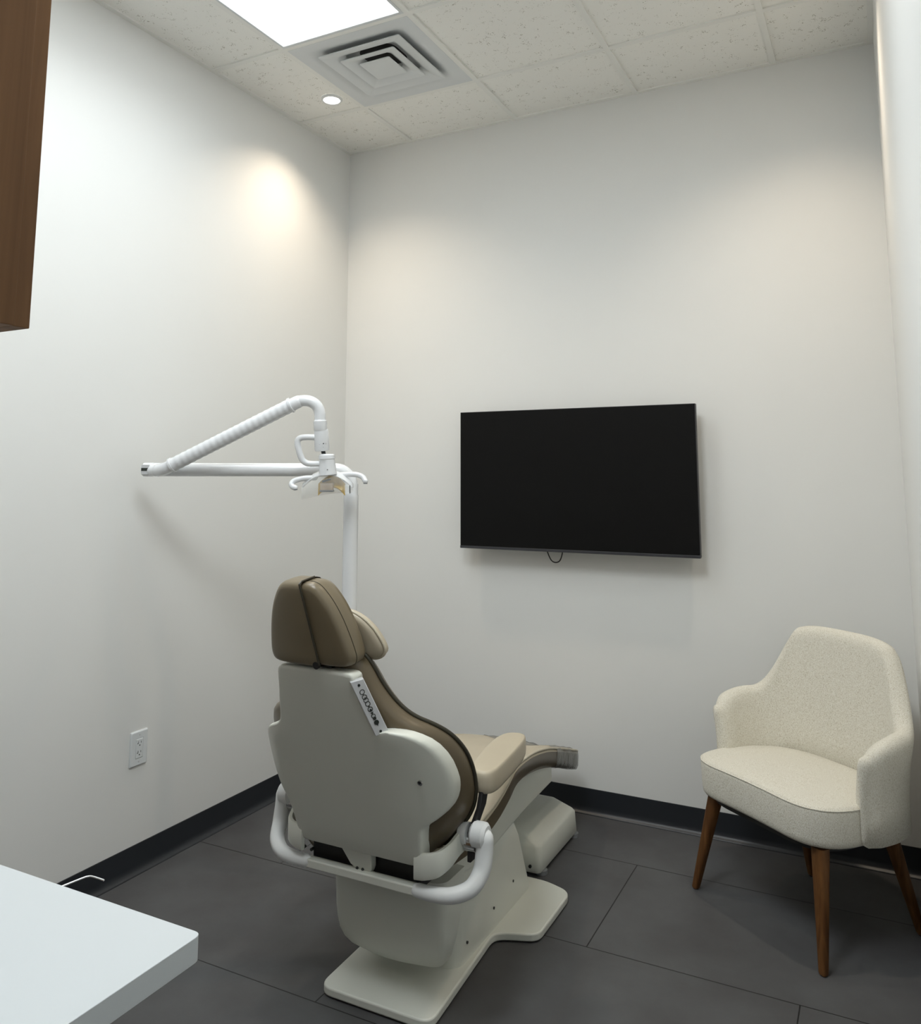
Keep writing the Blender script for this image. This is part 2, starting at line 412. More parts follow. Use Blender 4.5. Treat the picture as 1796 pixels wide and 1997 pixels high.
def cone(h, r1, r2, z0, zl):
    bm = bmesh.new()
    loft(bm, [sqr(h - 0.012, z0 + 0.010, 0.006), sqr(h, z0, 0.006), sqr(h - 0.002, z0 - 0.003, 0.006), sqr(r1, zl, 0.012), sqr(r2, zl + 0.022, 0.03)], False, False)
    finish('cone', bm, M['metal_white'], t, angle=30)
cone(0.203, 0.158, 0.125, H - 0.006, H - 0.001)
cone(0.136, 0.098, 0.070, H - 0.009, H - 0.003)
bm = bmesh.new(); loft(bm, [sqr(0.060, H + 0.004, 0.006), sqr(0.076, H - 0.008, 0.006), sqr(0.074, H - 0.011, 0.006)], True, True)
finish('centre_plate', bm, M['metal_white'], t, angle=30)
bm = bmesh.new()
bm_tube(bm, [(cx, cy, H + 0.30), (cx, cy, H + 0.05)], 0.12, 32)
finish('duct_collar', bm, M['duct'], t)
bm = bmesh.new(); loft(bm, [sqr(hs - 0.004, H + 0.007, 0.001), sqr(hs - 0.004, H + 0.09, 0.001)], False, True)
finish('plenum', bm, M['metal_white'], t, smooth=False)

# ------------------------------------------------------------------ television
t = thing('television', 'flat black wall television hung on the back wall', 'television', (1.304, 0.0, 1.443))
TX0, TX1, TZ0, TZ1, TY = 0.746, 1.862, 1.121, 1.7655, -0.10
bm = bmesh.new()
vs = [(TX0, TZ1), (TX0, TZ0 + 0.010), (TX1, TZ0 + 0.010), (TX1, TZ1)]
box('screen', TX0 + 0.003, TX1 - 0.003, TY - 0.0015, TY + 0.004, TZ0 + 0.012, TZ1 - 0.003, M['screen'], t)
bm.free()
bm = bmesh.new()
bm_box(bm, TX0, TX1, TY, TY + 0.028, TZ0 + 0.004, TZ1)
bm_box(bm, TX0 + 0.12, TX1 - 0.12, TY + 0.028, TY + 0.055, TZ0 + 0.02, TZ0 + 0.38)
fr = finish('housing', bm, M['tv_body'], t, bevel=0.0015)
lip = box('bottom_bezel', TX0, TX1, TY - 0.003, TY + 0.02, TZ0, TZ0 + 0.012, M['tv_lip'], t, bevel=0.0012)
lip['label'] = 'dark grey strip along the bottom of the screen'
bm = bmesh.new()
bm_box(bm, 1.17, 1.44, -0.012, -0.001, 1.30, 1.58); bm_box(bm, 1.20, 1.24, -0.045, -0.012, 1.22, 1.66); bm_box(bm, 1.37, 1.41, -0.045, -0.012, 1.22, 1.66)
finish('wall_bracket', bm, M['dark_metal'], t, smooth=False)
tube('cable_loop', catmull([(1.155, -0.045, 1.16), (1.165, -0.04, 1.112), (1.180, -0.035, 1.078), (1.200, -0.033, 1.068), (1.222, -0.035, 1.078), (1.236, -0.04, 1.112), (1.242, -0.045, 1.16)], 6), 0.0028, M['black'], t, seg=8)

# ------------------------------------------------------------------ wall outlet
t = thing('wall_outlet', 'white duplex power outlet low on the left wall above the black baseboard', 'power outlet', (0, -1.302, 0.447))
bm = bmesh.new(); yc, z_ = -1.302, 0.447
loft(bm, [[(0.0, yc + p.x, z_ + p.y) for p in rrect(-.040, .040, -.0625, .0625, .004)], [(0.004, yc + p.x, z_ + p.y) for p in rrect(-.040, .040, -.0625, .0625, .004)],
          [(0.007, yc + p.x, z_ + p.y) for p in rrect(-.036, .036, -.0585, .0585, .004)], [(0.007, yc + p.x, z_ + p.y) for p in rrect(-.018, .018, -.036, .036, .003)],
          [(0.0055, yc + p.x, z_ + p.y) for p in rrect(-.0178, .0178, -.0358, .0358, .003)]], True, True)
finish('cover_plate', bm, M['outlet'], t, angle=25)
bm = bmesh.new(); bm_box(bm, 0.004, 0.0085, yc - 0.0165, yc + 0.0165, z_ - 0.0335, z_ + 0.0335)
rc = finish('receptacle', bm, M['outlet'], t, bevel=0.0012)
bm = bmesh.new()
for dz in (0.017, -0.017):
    bm_box(bm, 0.008, 0.0089, yc - 0.0078, yc - 0.0058, z_ + dz, z_ + dz + 0.009); bm_box(bm, 0.008, 0.0089, yc - 0.0115, yc - 0.0078, z_ + dz, z_ + dz + 0.0025)
    bm_box(bm, 0.008, 0.0089, yc + 0.0052, yc + 0.0072, z_ + dz + 0.001, z_ + dz + 0.008)
    disc(bm, (0.008, yc, z_ + dz - 0.006), (1, 0, 0), 0.0025, 0.0009, 12)
finish('socket_slots', bm, M['ink'], rc, smooth=False)
for dz in (0.048, -0.048):
    bm = bmesh.new(); disc(bm, (0.0065, yc, z_ + dz), (1, 0, 0), 0.003, 0.0012, 14); finish('screw', bm, M['panel_grey'], t)

# ------------------------------------------------------------------ worktop, cabinets
t = thing('countertop', 'white laminate countertop corner in the lower left foreground', 'countertop', (0.89, -3.11, 0.885))
ol = round_poly([(0.0, -3.42), (1.780, -3.42), (1.780, -2.806), (0.0, -2.806)], [0.001, 0.001, 0.012, 0.001])
prism('slab', ol, 0.885, 0.914, M['countertop'], t, bevel=0.0035)
t = thing('base_cabinet', 'walnut base cabinet under the white countertop', 'cabinet', (0.8, -3.13, 0))
box('carcass', 0.024, 1.58, -3.42, -2.85, 0.09, 0.885, M['walnut'], t)
box('toe_kick', 0.024, 1.58, -3.40, -2.91, 0.0, 0.09, M['black_base'], t)
for i in range(3):
    x0 = 0.026 + i * 0.519
    d = box('door', x0, x0 + 0.514, -2.85, -2.831, 0.10, 0.875, M['walnut'], t, bevel=0.001)
    tube('handle', [(x0 + 0.45, -2.83, 0.70), (x0 + 0.45, -2.80, 0.71), (x0 + 0.45, -2.80, 0.83), (x0 + 0.45, -2.83, 0.84)], 0.004, M['chrome'], d, seg=8)
o = tube('wire_hook', catmull([(1.405, -2.833, 0.855), (1.432, -2.765, 0.864), (1.452, -2.716, 0.8695), (1.4565, -2.7065, 0.870), (1.4635, -2.7035, 0.870), (1.487, -2.7035, 0.870)], 6), 0.0013, M['wire'], None, seg=10)
tag(o, 'thin bright bent wire rod sticking out past the far edge of the white countertop', 'hook')
t = thing('upper_cabinet', 'walnut wall cabinet cut off by the upper left edge above the counter', 'cabinet', (0.9, -3.245, 1.61))
box('carcass', 0.0, 1.765, -3.42, -3.089, 1.614, 2.45, M['walnut'], t, bevel=0.0012)
for i in range(3):
    x0 = 0.004 + i * 0.587
    box('door', x0, x0 + 0.5835, -3.089, -3.070, 1.614, 2.45, M['walnut'], t, bevel=0.001)
box('light_strip', 0.3, 1.735, -3.30, -3.10, 1.600, 1.614, M['black'], t)

# ------------------------------------------------------------------ dental chair
X0 = 1.193
def D(u):
    u = abs(u); return 3.8 * max(0.0, u - 0.16) ** 2
def BK(u, z, off): return Vector((X0 + u, -1.6 - 0.38 * (z - 0.42) + D(u) + off, z))
def mirror(half):
    """half: right side, from top centre to bottom centre -> full closed outline"""
    return half + [(-u, z) for u, z in reversed(half) if u > 1e-6]
def pillow(bm, outline, prof, fn, cu, cz, inner=(0.8, 0.55, 0.28, 0.03)):
    """prof = [(scale, offset)...] round the rim; inner rings close both faces"""
    P = []
    s0, o0 = prof[0]; s1, o1 = prof[-1]
    for s in reversed(inner): P.append((s * s0, o0))
    P += prof
    for s in inner: P.append((s * s1, o1))
    rings = []
    for s, off in P:
        rings.append([fn(cu + (p.x - cu) * s, cz + (p.y - cz) * s, off) for p in outline])
    loft(bm, rings)

DC = thing('dental_chair', 'tan upholstered dental chair with white shell and base in the middle of the room', 'dental chair', (1.2, -1.1, 0))
# back shell
right = [(0.0, .958), (.06, .958), (.100, .957), (.111, .950), (.111, .940), (.106, .928), (.124, .870), (.144, .812), (.154, .803), (.176, .808), (.200, .807), (.235, .799), (.272, .773), (.295, .727), (.304, .67), (.302, .635), (.291, .600), (.266, .568), (.226, .541), (.219, .53), (.212, .487), (.203, .432), (.195, .425), (.10, .425), (0.0, .425)]
left = [(-.10, .425), (-.195, .425), (-.203, .432), (-.208, .487), (-.215, .53), (-.222, .545), (-.252, .572), (-.272, .600), (-.283, .64), (-.284, .67), (-.278, .71), (-.262, .742), (-.236, .762), (-.200, .776), (-.180, .785), (-.168, .800), (-.158, .85), (-.146, .90), (-.140, .935), (-.136, .950), (-.122, .958), (-.06, .958)]
so = resample(chaikin([Vector(p) for p in right + left], 1), 260)
bm = bmesh.new()
pillow(bm, so, [(0.955, 0.0), (0.98, 0.0015), (0.993, 0.006), (1.0, 0.014), (1.0, 0.034), (1.0, 0.045), (.97, .047)], BK, 0, 0.68)
shell = finish('back_shell', bm, M['chair_shell'], DC, angle=60)
bm = bmesh.new(); c = BK(.241, .672, -.002); disc(bm, c, (0, -1, -.3), 0.007, 0.004, 20); finish('cap_screw', bm, M['chrome'], shell)
bm = bmesh.new(); c = BK(.241, .6735, -.004); disc(bm, c, (0, -1, -.3), 0.0042, 0.0035, 16); finish('screw_hole', bm, M['black'], shell)
# back tab under the shell
bm = bmesh.new()
loft(bm, [[BK(u, z, o) for u, z in ((-.055, .43), (.045, .43), (.035, .385), (.024, .365), (-.01, .365), (-.035, .385))] for o in (0.004, 0.03)])
tab = finish('shell_tab', bm, M['chair_shell'], DC, bevel=0.003)
for du in (-.012, .006):
    bm = bmesh.new(); disc(bm, BK(du, .378, .003), (0, -1, -.35), 0.004, 0.003, 12); finish('screw', bm, M['dark_metal'], tab)
# touch pad strip on the slanted shoulder
a0, a1, b0, b1 = Vector((1.2985, -1.803, .935)), Vector((1.3425, -1.748, .795)), Vector((1.3240, -1.780, .943)), Vector((1.3685, -1.724, .803))
nn = (a1 - a0).cross(b0 - a0).normalized()
if nn.x < 0: nn = -nn
strip = bmesh.new()
loft(strip, [[p - nn * 0.016 for p in (a0, a1, b1, b0)], [p + nn * 0.003 for p in (a0, a1, b1, b0)]])
sp = finish('touch_pad', strip, M['panel_grey'], DC, bevel=0.002)
sp['label'] = 'light grey membrane control strip with small dark icons'
def padpt(s, w_, h=0.0032): return a0 + (a1 - a0) * s + (b0 - a0) * w_ + nn * h
def icon(name, s, r, kind):
    bm = bmesh.new(); du = (a1 - a0).normalized(); dv = nn.cross(du)
    c = padpt(s, .5)
    if kind == 'ring':
        bm_tube(bm, [c + (du * math.cos(a) + dv * math.sin(a)) * r for a in [2 * math.pi * k / 20 for k in range(20)]], 0.0009, 6, closed=True)
    elif kind == 'dot':
        disc(bm, c, nn, r, 0.0008, 14)
    elif kind == 'tri':
        loft(bm, [[c + du * x * r + dv * y * r + nn * h for x, y in ((1.1, 0), (-.7, .9), (-.7, -.9))] for h in (0, .0008)])
    finish(name, bm, M['ink'], sp, smooth=False)
for s, r, k in ((.085, .0035, 'dot'), (.21, .006, 'ring'), (.25, .0022, 'tri'), (.305, .006, 'ring'), (.325, .0026, 'tri'), (.36, .006, 'ring'), (.43, .006, 'ring'), (.475, .003, 'tri'), (.53, .006, 'ring'), (.545, .003, 'dot'),
                (.605, .0045, 'tri'), (.655, .005, 'ring'), (.70, .0045, 'dot'), (.775, .0065, 'dot'), (.81, .004, 'tri'), (.94, .0035, 'dot')):
    icon('button_icon', s, r, k)
# backrest cushion
halfp = [(0.0, .995), (.07, .995), (.095, .985), (.115, .950), (.128, .915), (.158, .868), (.20, .828), (.255, .800), (.290, .760), (.309, .70), (.312, .62), (.298, .552), (.262, .50), (.225, .460), (.205, .435), (.15, .425), (0.0, .425)]
po = resample(chaikin([Vector((p[0] * (1.0 if p[0] > 0 else 1 + .10 * max(0, 1 - abs(p[1] - .74) / .2)), p[1])) for p in mirror(halfp)], 2), 160)
bm = bmesh.new()
pillow(bm, po, [(0.90, 0.040), (0.955, 0.048), (0.985, 0.062), (0.998, 0.080), (1.0, 0.100), (.992, .112), (.965, .128), (.90, .140)], BK, 0, 0.66)
bc = finish('backrest_cushion', bm, M['leather'], DC, angle=180)
tube('piping', [BK(p.x * 1.004, .66 + (p.y - .66) * 1.004, .1005) for p in po], 0.0062, M['piping'], bc, seg=10, closed=True)
# headrest
def HR(u, z, off): return Vector((X0 - .019 + u * .93, -1.812 - 0.30 * (z - .965) + off + 0.6 * u * u, z + off * 0.12))
halfh = [(0.0, 1.185), (.045, 1.185), (.068, 1.172), (.098, 1.130), (.120, 1.075), (.136, 1.01), (.138, .985), (.128, .968), (.09, .965), (0.0, .965)]
ho = resample(chaikin([Vector(p) for p in mirror(halfh)], 2), 120)
hprof = [(0.86, 0.0), (0.93, 0.003), (0.975, 0.010), (0.998, 0.022), (1.0, 0.034), (1.0, .05), (.99, 0.068), (.95, .082), (.86, .09)]
bm = bmesh.new(); pillow(bm, ho, hprof, HR, 0, 1.06)
hd = finish('headrest', bm, M['leather_head'], DC, angle=180)
tube('stitching', [HR(p.x * 1.001, 1.06 + (p.y - 1.06) * 1.001, .030) for p in ho], 0.0011, M['piping'], hd, seg=6, closed=True)
# flap that wraps the left half of the headrest
bm = bmesh.new(); pillow(bm, ho, [(s * 1.03, o * 1.10 - 0.007) for s, o in hprof], HR, 0, 1.06)
geom = bm.verts[:] + bm.edges[:] + bm.faces[:]
bmesh.ops.bisect_plane(bm, geom=geom, plane_co=(1.200, -1.85, 1.10), plane_no=(1, 0, 0.10), clear_outer=True)
geom = bm.verts[:] + bm.edges[:] + bm.faces[:]
bmesh.ops.bisect_plane(bm, geom=geom, plane_co=(1.1, -1.72, 1.0), plane_no=(0, 1, 0), clear_outer=True)
fl = finish('headrest_flap', bm, M['leather_head'], hd, angle=180)
# dark edge binding of the flap
edge = []
for s in [i / 30 for i in range(31)]:
    z = .972 + s * (1.184 - .972); x = 1.200 - 0.10 * (z - 1.10)
    edge.append(HR((x - X0 + .019) / .93, z, -.0065))
for a in (0.006, 0.02, 0.04, 0.06):
    edge.append(HR((1.1915 - X0 + .019) / .93, 1.1895, a - .001))
bm = bmesh.new(); bm_tube(bm, edge, 0.0025, 8); finish('binding', bm, M['piping'], fl)
# magnetic neck pillow in front of the headrest
def NP(u, z, off): return Vector((X0 + u, -1.725 - .30 * (z - 1.03) + off, z))
halfn = [(0.0, 1.105), (.05, 1.103), (.09, 1.087), (.125, 1.056), (.147, 1.015), (.150, .995), (.135, .980), (.105, .972), (.075, .985), (.055, 1.01), (0.0, 1.02)]
no = resample(chaikin([Vector(p) for p in mirror(halfn)], 2), 90)
bm = bmesh.new(); pillow(bm, no, [(0.80, 0.0), (0.93, 0.003), (1.0, 0.014), (.97, .036), (.85, .052)], NP, 0, 1.055)
npil = finish('neck_pillow', bm, M['leather_top'], DC, angle=180)
tube('piping', [NP(p.x * 1.0, p.y, .012) for p in no], 0.0036, M['piping_light'], npil, seg=8, closed=True)
# headrest mount
bm = bmesh.new(); bm_box(bm, 1.165, 1.225, -1.785, -1.755, .945, 1.03)
finish('headrest_bar', bm, M['dark_metal'], DC, bevel=0.004)
bm = bmesh.new(); disc(bm, (1.203, -1.812, .972), (0, -1, -.2), .010, .010, 18); finish('lock_knob', bm, M['black'], DC)

# seat and leg rest: one long cushion
ST = [(-1.545, .462, .20), (-1.53, .468, .235), (-1.48, .468, .252), (-1.38, .472, .262), (-1.25, .495, .266), (-1.15, .522, .262), (-1.07, .536, .250), (-.97, .526, .232), (-.86, .508, .212), (-.74, .486, .195), (-.60, .454, .180), (-.45, .410, .168), (-.30, .362, .158), (-.19, .326, .148), (-.140, .306, .132), (-.122, .296, .100)]
def section(y, z, hw, th=0.075):
    out = []
    prof = [(-1, -.35), (-.985, -.12), (-.93, -.02), (-.8, -.004), (-.5, -.012), (-.2, -.018), (0, -.02), (.2, -.018), (.5, -.012), (.8, -.004), (.93, -.02), (.985, -.12), (1, -.35), (.985, -.75), (.93, -.95), (.7, -1), (0, -1), (-.7, -1), (-.93, -.95), (-.985, -.75)]
    for a, b in prof:
        zz = z + (b if b > -0.05 else b * th)
        out.append((X0 + a * hw, y, zz))
    return out
yz = catmull([Vector((a, b, c)) for a, b, c in ST], 4)
bm = bmesh.new(); loft(bm, [section(v.x, v.y, v.z, 0.075 if 0 < i < len(yz) - 1 else 0.06) for i, v in enumerate(yz)])
seat = finish('seat_cushion', bm, M['leather_top'], DC, angle=180)
for sgn in (1, -1):
    tube('piping', [(X0 + sgn * (v.z * 0.985), v.x, v.y - 0.010) for v in yz[4:-3]], 0.0045, M['piping_light'], seat, seg=8)
# under-side of the cushion, in the shade-darkened vinyl
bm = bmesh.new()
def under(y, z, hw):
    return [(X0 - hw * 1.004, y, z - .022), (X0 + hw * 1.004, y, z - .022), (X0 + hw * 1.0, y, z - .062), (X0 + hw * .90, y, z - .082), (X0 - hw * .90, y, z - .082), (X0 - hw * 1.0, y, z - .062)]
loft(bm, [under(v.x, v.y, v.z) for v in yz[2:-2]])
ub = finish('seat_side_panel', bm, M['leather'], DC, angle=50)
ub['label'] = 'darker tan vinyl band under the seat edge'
# clear vinyl cover over the toe end
bm = bmesh.new()
TV_ = [v for v in yz if v.x > -.50]
rings = []
for i, v in enumerate(TV_):
    w_ = 1.02 + 0.010 * math.sin(i * 1.7); s = section(v.x + (0.012 if i == len(TV_) - 1 else 0), v.y + .0025, v.z * w_, 0.090)
    rings.append([(x, y, z + 0.0015 * math.sin(5 * x * 10 + i * 2.1)) for x, y, z in s])
loft(bm, rings, False, True)
tcv = finish('toe_cover', bm, M['film'], DC, angle=180)
tcv['label'] = 'clear wrinkled plastic cover over the foot end'

# white chassis under the seat
prof = [(-1.46, .385), (-1.30, .40), (-1.16, .435), (-1.06, .452), (-.90, .435), (-.74, .410), (-.50, .362), (-.496, .290), (-.76, .280), (-.90, .270), (-1.05, .255), (-1.20, .255), (-1.44, .30)]
bm = bmesh.new(); hw = 0.155
loft(bm, [[(X0 + s * hw, y, z) for y, z in prof] for s in (-1, 1)])
finish('seat_frame', bm, M['chair_shell'], DC, bevel=0.008)
# lift column between base and seat frame
prism('lift_column', rrect(X0 - .115, X0 + .115, -1.30, -.88, .04), .20, .36, M['chair_shell'], DC, bevel=0.006)
# base plate
pl = [(1.038, -1.555), (1.402, -1.555), (1.372, -1.10), (1.395, -1.075), (1.502, -1.035), (1.502, -.735), (1.40, -.70), (1.0, -.70), (.898, -.735), (.898, -1.035), (1.005, -1.075), (1.028, -1.10)]
ol = round_poly(pl, [.045, .045, .03, .03, .035, .045, .03, .03, .045, .035, .03, .03])
prism('base_plate', ol, 0.004, 0.028, M['chair_shell'], DC, bevel=0.005)
# fixed base cover, rounded corners
bm = bmesh.new(); rings = []
for z, g, rr in ((.028, 0.0, .05), (.034, .0, .05), (.12, -.008, .05), (.21, -.016, .05), (.262, -.024, .05), (.278, -.034, .05), (.282, -.055, .04)):
    rings.append([(p.x, p.y, z) for p in rrect(1.040 - g, 1.362 + g, -1.328 - g, -.735 + g * 3.2, rr, 8)])
loft(bm, rings)
bcv = finish('base_cover', bm, M['chair_shell'], DC, angle=50)
for x, y, z in ((1.360, -1.255, .075), (1.358, -1.06, .085), (1.356, -.90, .10)):
    bm = bmesh.new(); disc(bm, (x - .004, y, z), (1, 0, 0), .0042, .006, 12); finish('screw', bm, M['dark_metal'], bcv)
# sliding rear cover
bm = bmesh.new(); rings = []
for z, hw_, yb, yf in ((.078, .150, -1.430, -1.36), (.084, .160, -1.442, -1.36), (.10, .172, -1.452, -1.375), (.125, .183, -1.460, -1.385), (.155, .189, -1.466, -1.375), (.19, .191, -1.470, -1.36), (.26, .192, -1.474, -1.34), (.325, .192, -1.476, -1.33)):
    pts = round_poly([(X0 + .005 - hw_, yf), (X0 + .005 - hw_, yb + .02), (X0 + .005, yb - .012), (X0 + .005 + hw_, yb + .02), (X0 + .005 + hw_, yf)], [.002, .035, .12, .035, .002], 6)
    rings.append([(p.x, p.y, z) for p in pts])
loft(bm, rings); finish('rear_cover', bm, M['chair_shell'], DC, angle=50)
# dark mechanism under the shell
box('tilt_mechanism', X0 - .185, X0 + .175, -1.555, -1.36, .345, .425, M['black'], DC, bevel=0.004)
for u in (-.20, -.17, .20):
    bm = bmesh.new(); disc(bm, (X0 + u, -1.572, .395), (0, -1, 0), .0045, .012, 10); finish('bolt', bm, M['ink'], DC)
# yoke: cross rail, two uprights
sec = [(-.9, -.6), (.9, -.6), (1, -.4), (1, .45), (.85, .65), (-.85, .65), (-1, .45), (-1, -.4)]
box('cross_rail', X0 - .20, X0 + .215, -1.596, -1.568, .350, .374, M['chair_shell'], DC, bevel=0.004)
for sg in (1, -1):
    pts = catmull([(X0 + sg * .185, -1.585, .363), (X0 + sg * .235, -1.583, .362), (X0 + sg * .285, -1.572, .366), (X0 + sg * .325, -1.545, .382), (X0 + sg * .340, -1.515, .415), (X0 + sg * .342, -1.502, .455), (X0 + sg * .342, -1.498, .490)], 7)
    n_ = len(pts); rs = [0.0175 + 0.0065 * min(1, i / (n_ * .75)) for i in range(n_)]
    tube('arm_upright', pts, rs, M['white_plastic'], DC, seg=24, round_ends=True)
    # knuckle at the top of the upright
    tube('pivot_knuckle', [(X0 + sg * .304, -1.497, .497), (X0 + sg * .350, -1.497, .497)], 0.033, M['white_plastic'], DC, seg=28, round_ends=False).modifiers.new('b', 'BEVEL').width = 0.008
    # inner bracket from shell to pivot
    path = catmull([(X0 + sg * .185, -1.603, .432), (X0 + sg * .215, -1.600, .434), (X0 + sg * .245, -1.585, .440), (X0 + sg * .262, -1.550, .452), (X0 + sg * .272, -1.515, .470), (X0 + sg * .288, -1.485, .485)], 6)
    bm = bmesh.new(); rings = []
    for i, p in enumerate(path):
        a = path[max(0, i - 1)]; b = path[min(len(path) - 1, i + 1)]; tg = (b - a); tg.z = 0; tg.normalize(); nr = Vector((-tg.y, tg.x, 0))
        f = i / (len(path) - 1); hh = .034 - .006 * f
        rings.append([p + nr * .007 * q[0] + Vector((0, 0, hh * q[1])) for q in ((-1, -.85), (-.6, -1), (.6, -1), (1, -.85), (1, .85), (.6, 1), (-.6, 1), (-1, .85))])
    loft(bm, rings); finish('back_bracket', bm, M['chair_shell'], DC, angle=35)
    tube('pivot_boss', [(X0 + sg * .270, -1.490, .488), (X0 + sg * .294, -1.492, .490)], 0.030, M['white_plastic'], DC, seg=24)
    tube('pivot_shaft', [(X0 + sg * .288, -1.495, .470), (X0 + sg * .318, -1.495, .470)], 0.022, M['chrome'], DC, seg=20)
    # black arm post
    bm = bmesh.new()
    loft(bm, [[(X0 + sg * (xx + dx), yy + dy, zz) for dx, dy in ((-.006, -.020), (.006, -.020), (.006, .022), (-.006, .022))] for xx, yy, zz in ((.300, -1.490, .425), (.300, -1.488, .50), (.318, -1.47, .56), (.322, -1.455, .615))])
    arm_p = finish('arm_post', bm, M['black'], DC, bevel=0.003)
    # armrest pad
    ap = [(.228, -1.135), (.242, -1.098), (.275, -1.085), (.307, -1.105), (.328, -1.22), (.345, -1.36), (.352, -1.44), (.343, -1.475), (.320, -1.485), (.292, -1.475), (.272, -1.44), (.248, -1.34), (.230, -1.22)]
    ao = resample(chaikin([Vector(p) for p in ap], 2), 90)
    def AR(u, v, off, sg=sg): return Vector((X0 + sg * u, v, .650 - off - 0.012 * (v + 1.3)))
    bm = bmesh.new(); pillow(bm, ao, [(0.90, -.001), (0.955, 0.001), (0.985, 0.007), (1.0, 0.018), (1.0, .040), (.985, .052), (.93, .060)], AR, .30, -1.33)
    ar = finish('armrest', bm, M['leather_top'], DC, angle=180)
    bm = bmesh.new()
    def AU(u, v, off, sg=sg): return Vector((X0 + sg * u, v, .612 - off - 0.012 * (v + 1.3)))
    a2 = [Vector((p.x, p.y)) for p in ao]
    pillow(bm, a2, [(0.97, 0.0), (0.95, .012), (.86, .022), (.6, .030)], AU, .30, -1.40)
    finish('armrest_underside', bm, M['leather'], ar, angle=180)  # under face in the darker vinyl; its shade is put into the colour
tube('lamp_mount', catmull([(.737, -1.0, .300), (.78, -1.0, .306), (.92, -1.0, .312), (1.045, -1.0, .318)], 4), .024, M['white_plastic'], DC, seg=24, round_ends=True)
tube('post_socket', [(.737, -1.0, .270), (.737, -1.0, .318)], .036, M['white_plastic'], DC, seg=28)
# floor box in front of the chair
PB = thing('floor_utility_box', 'white utility box on the floor under the foot end of the dental chair', 'utility box', (1.2, -.43, 0))
bm = bmesh.new(); rings = []
def ubx(z, gx, gy0, gy1): return [(p.x, p.y, z) for p in rrect(1.045 - gx, 1.352 + gx, -.642 - gy0, -.222 + gy1, .022, 5)]
rings = [ubx(.012, -.004, -.004, -.004), ubx(.02, 0, 0, 0), ubx(.096, -.004, -.004, -.006), ubx(.106, -.012, -.010, -.012), ubx(.138, -.080, -.030, -.030), ubx(.143, -.100, -.05, -.05)]
loft(bm, rings); cv = finish('cover', bm, M['chair_shell'], PB, angle=50)
bm = bmesh.new(); disc(bm, (1.312, -.641, .035), (0, -1, 0), .006, .005, 12); finish('screw', bm, M['dark_metal'], cv)
for x, y in ((1.34, -.60), (1.06, -.60), (1.34, -.25), (1.06, -.25)):
    bm = bmesh.new(); disc(bm, (x, y, 0), (0, 0, 1), .022, .014, 18); finish('foot', bm, M['grey_plastic'], PB)

# ------------------------------------------------------------------ dental lamp on its post
DL = thing('dental_lamp', 'white dental light with jointed arms on a post behind the dental chair', 'dental light', (.737, -1.0, 0))
WE = M['white_enamel']
tube('lower_post', [(.737, -1.0, .319), (.737, -1.0, 1.388)], .0285, WE, DL, seg=32)
tube('upper_post', [(.737, -1.0, 1.38), (.737, -1.0, 1.43)], .0262, WE, DL, seg=32)
ap = Vector((.096, -1.419, 1.484)); ad = (Vector((.737, -1.0, 1.480)) - ap); ad.z = 0; adn = ad.normalized()
e = Vector((.737, -1.0, 1.484)); pts = [ap + adn * .03, e - adn * .062]
for k in range(1, 9):
    a = math.pi / 2 * k / 8; pts.append(e - adn * .062 + adn * .062 * math.sin(a) + Vector((0, 0, -.062 * (1 - math.cos(a)))))
pts.append(e + Vector((0, 0, -.075)))
tube('horizontal_arm', pts, .0252, WE, DL, seg=32)
cap = tube('end_cap', [ap - adn * .010, ap - adn * .004, ap + adn * .030], [.020, .0255, .0262], WE, DL, seg=32, angle=30)
bm = bmesh.new(); sd = Vector((adn.y, -adn.x, 0))   # towards the room
c0 = ap + adn * .008 + sd * .0255
loft(bm, [[c0 + adn * x + Vector((0, 0, z)) + sd * h for x, z in ((-.014, -.018), (.014, -.018), (.014, .018), (-.014, .018))] for h in (-.006, .0015)])
finish('cap_window', bm, M['panel_grey'], cap, bevel=0.001)
bm = bmesh.new()
loft(bm, [[c0 + adn * x + Vector((0, 0, z)) + sd * h for x, z in ((-.0145, -.005), (.0145, -.005), (.0145, .006), (-.0145, .006))] for h in (-.006, .0025)])
finish('cap_slot', bm, M['ink'], cap, smooth=False)
# slanted arm
tube('lower_joint', catmull([(.128, -1.415, 1.480), (.160, -1.416, 1.481), (.198, -1.414, 1.489), (.232, -1.409, 1.503)], 5), [.0205] * 5 + [.023] * 11, WE, DL, seg=28, round_ends=True)
sl0, sl1 = Vector((.226, -1.4115, 1.500)), Vector((.640, -1.253, 1.717)); dv = (sl1 - sl0)
pts = [sl0 + dv * (i / 120) for i in range(121)]
bm = bmesh.new(); bm_tube(bm, pts, [.0255 + .0006 * math.sin(i * 1.05) for i in range(121)], 28); slv = finish('arm_sleeve', bm, WE, DL, angle=60)
for s in (0.0, 1.0):
    c = sl0 + dv * s; d_ = dv.normalized()
    tube('collar', [c - d_ * .004, c + d_ * .004], .0285, WE, slv, seg=28)
tube('upper_joint', [(.636, -1.255, 1.714), (.664, -1.243, 1.729)], .0235, WE, DL, seg=28, round_ends=True)
tube('elbow_tube', catmull([(.658, -1.246, 1.729), (.684, -1.234, 1.7335), (.706, -1.222, 1.730), (.724, -1.210, 1.715), (.732, -1.202, 1.690), (.733, -1.199, 1.655)], 7), .0205, WE, DL, seg=28, round_ends=True)
sw = tube('swivel', [(.733, -1.199, 1.664), (.733, -1.199, 1.660), (.733, -1.196, 1.628), (.733, -1.196, 1.627), (.733, -1.192, 1.626), (.733, -1.184, 1.560), (.733, -1.183, 1.552)], [.020, .0245, .0245, .0235, .0255, .0275, .0255], WE, DL, seg=32, angle=30)
tocam = Vector((2.54 - .733, -3.608 + 1.19, 0)).normalized(); sdv = Vector((-tocam.y, tocam.x, 0))
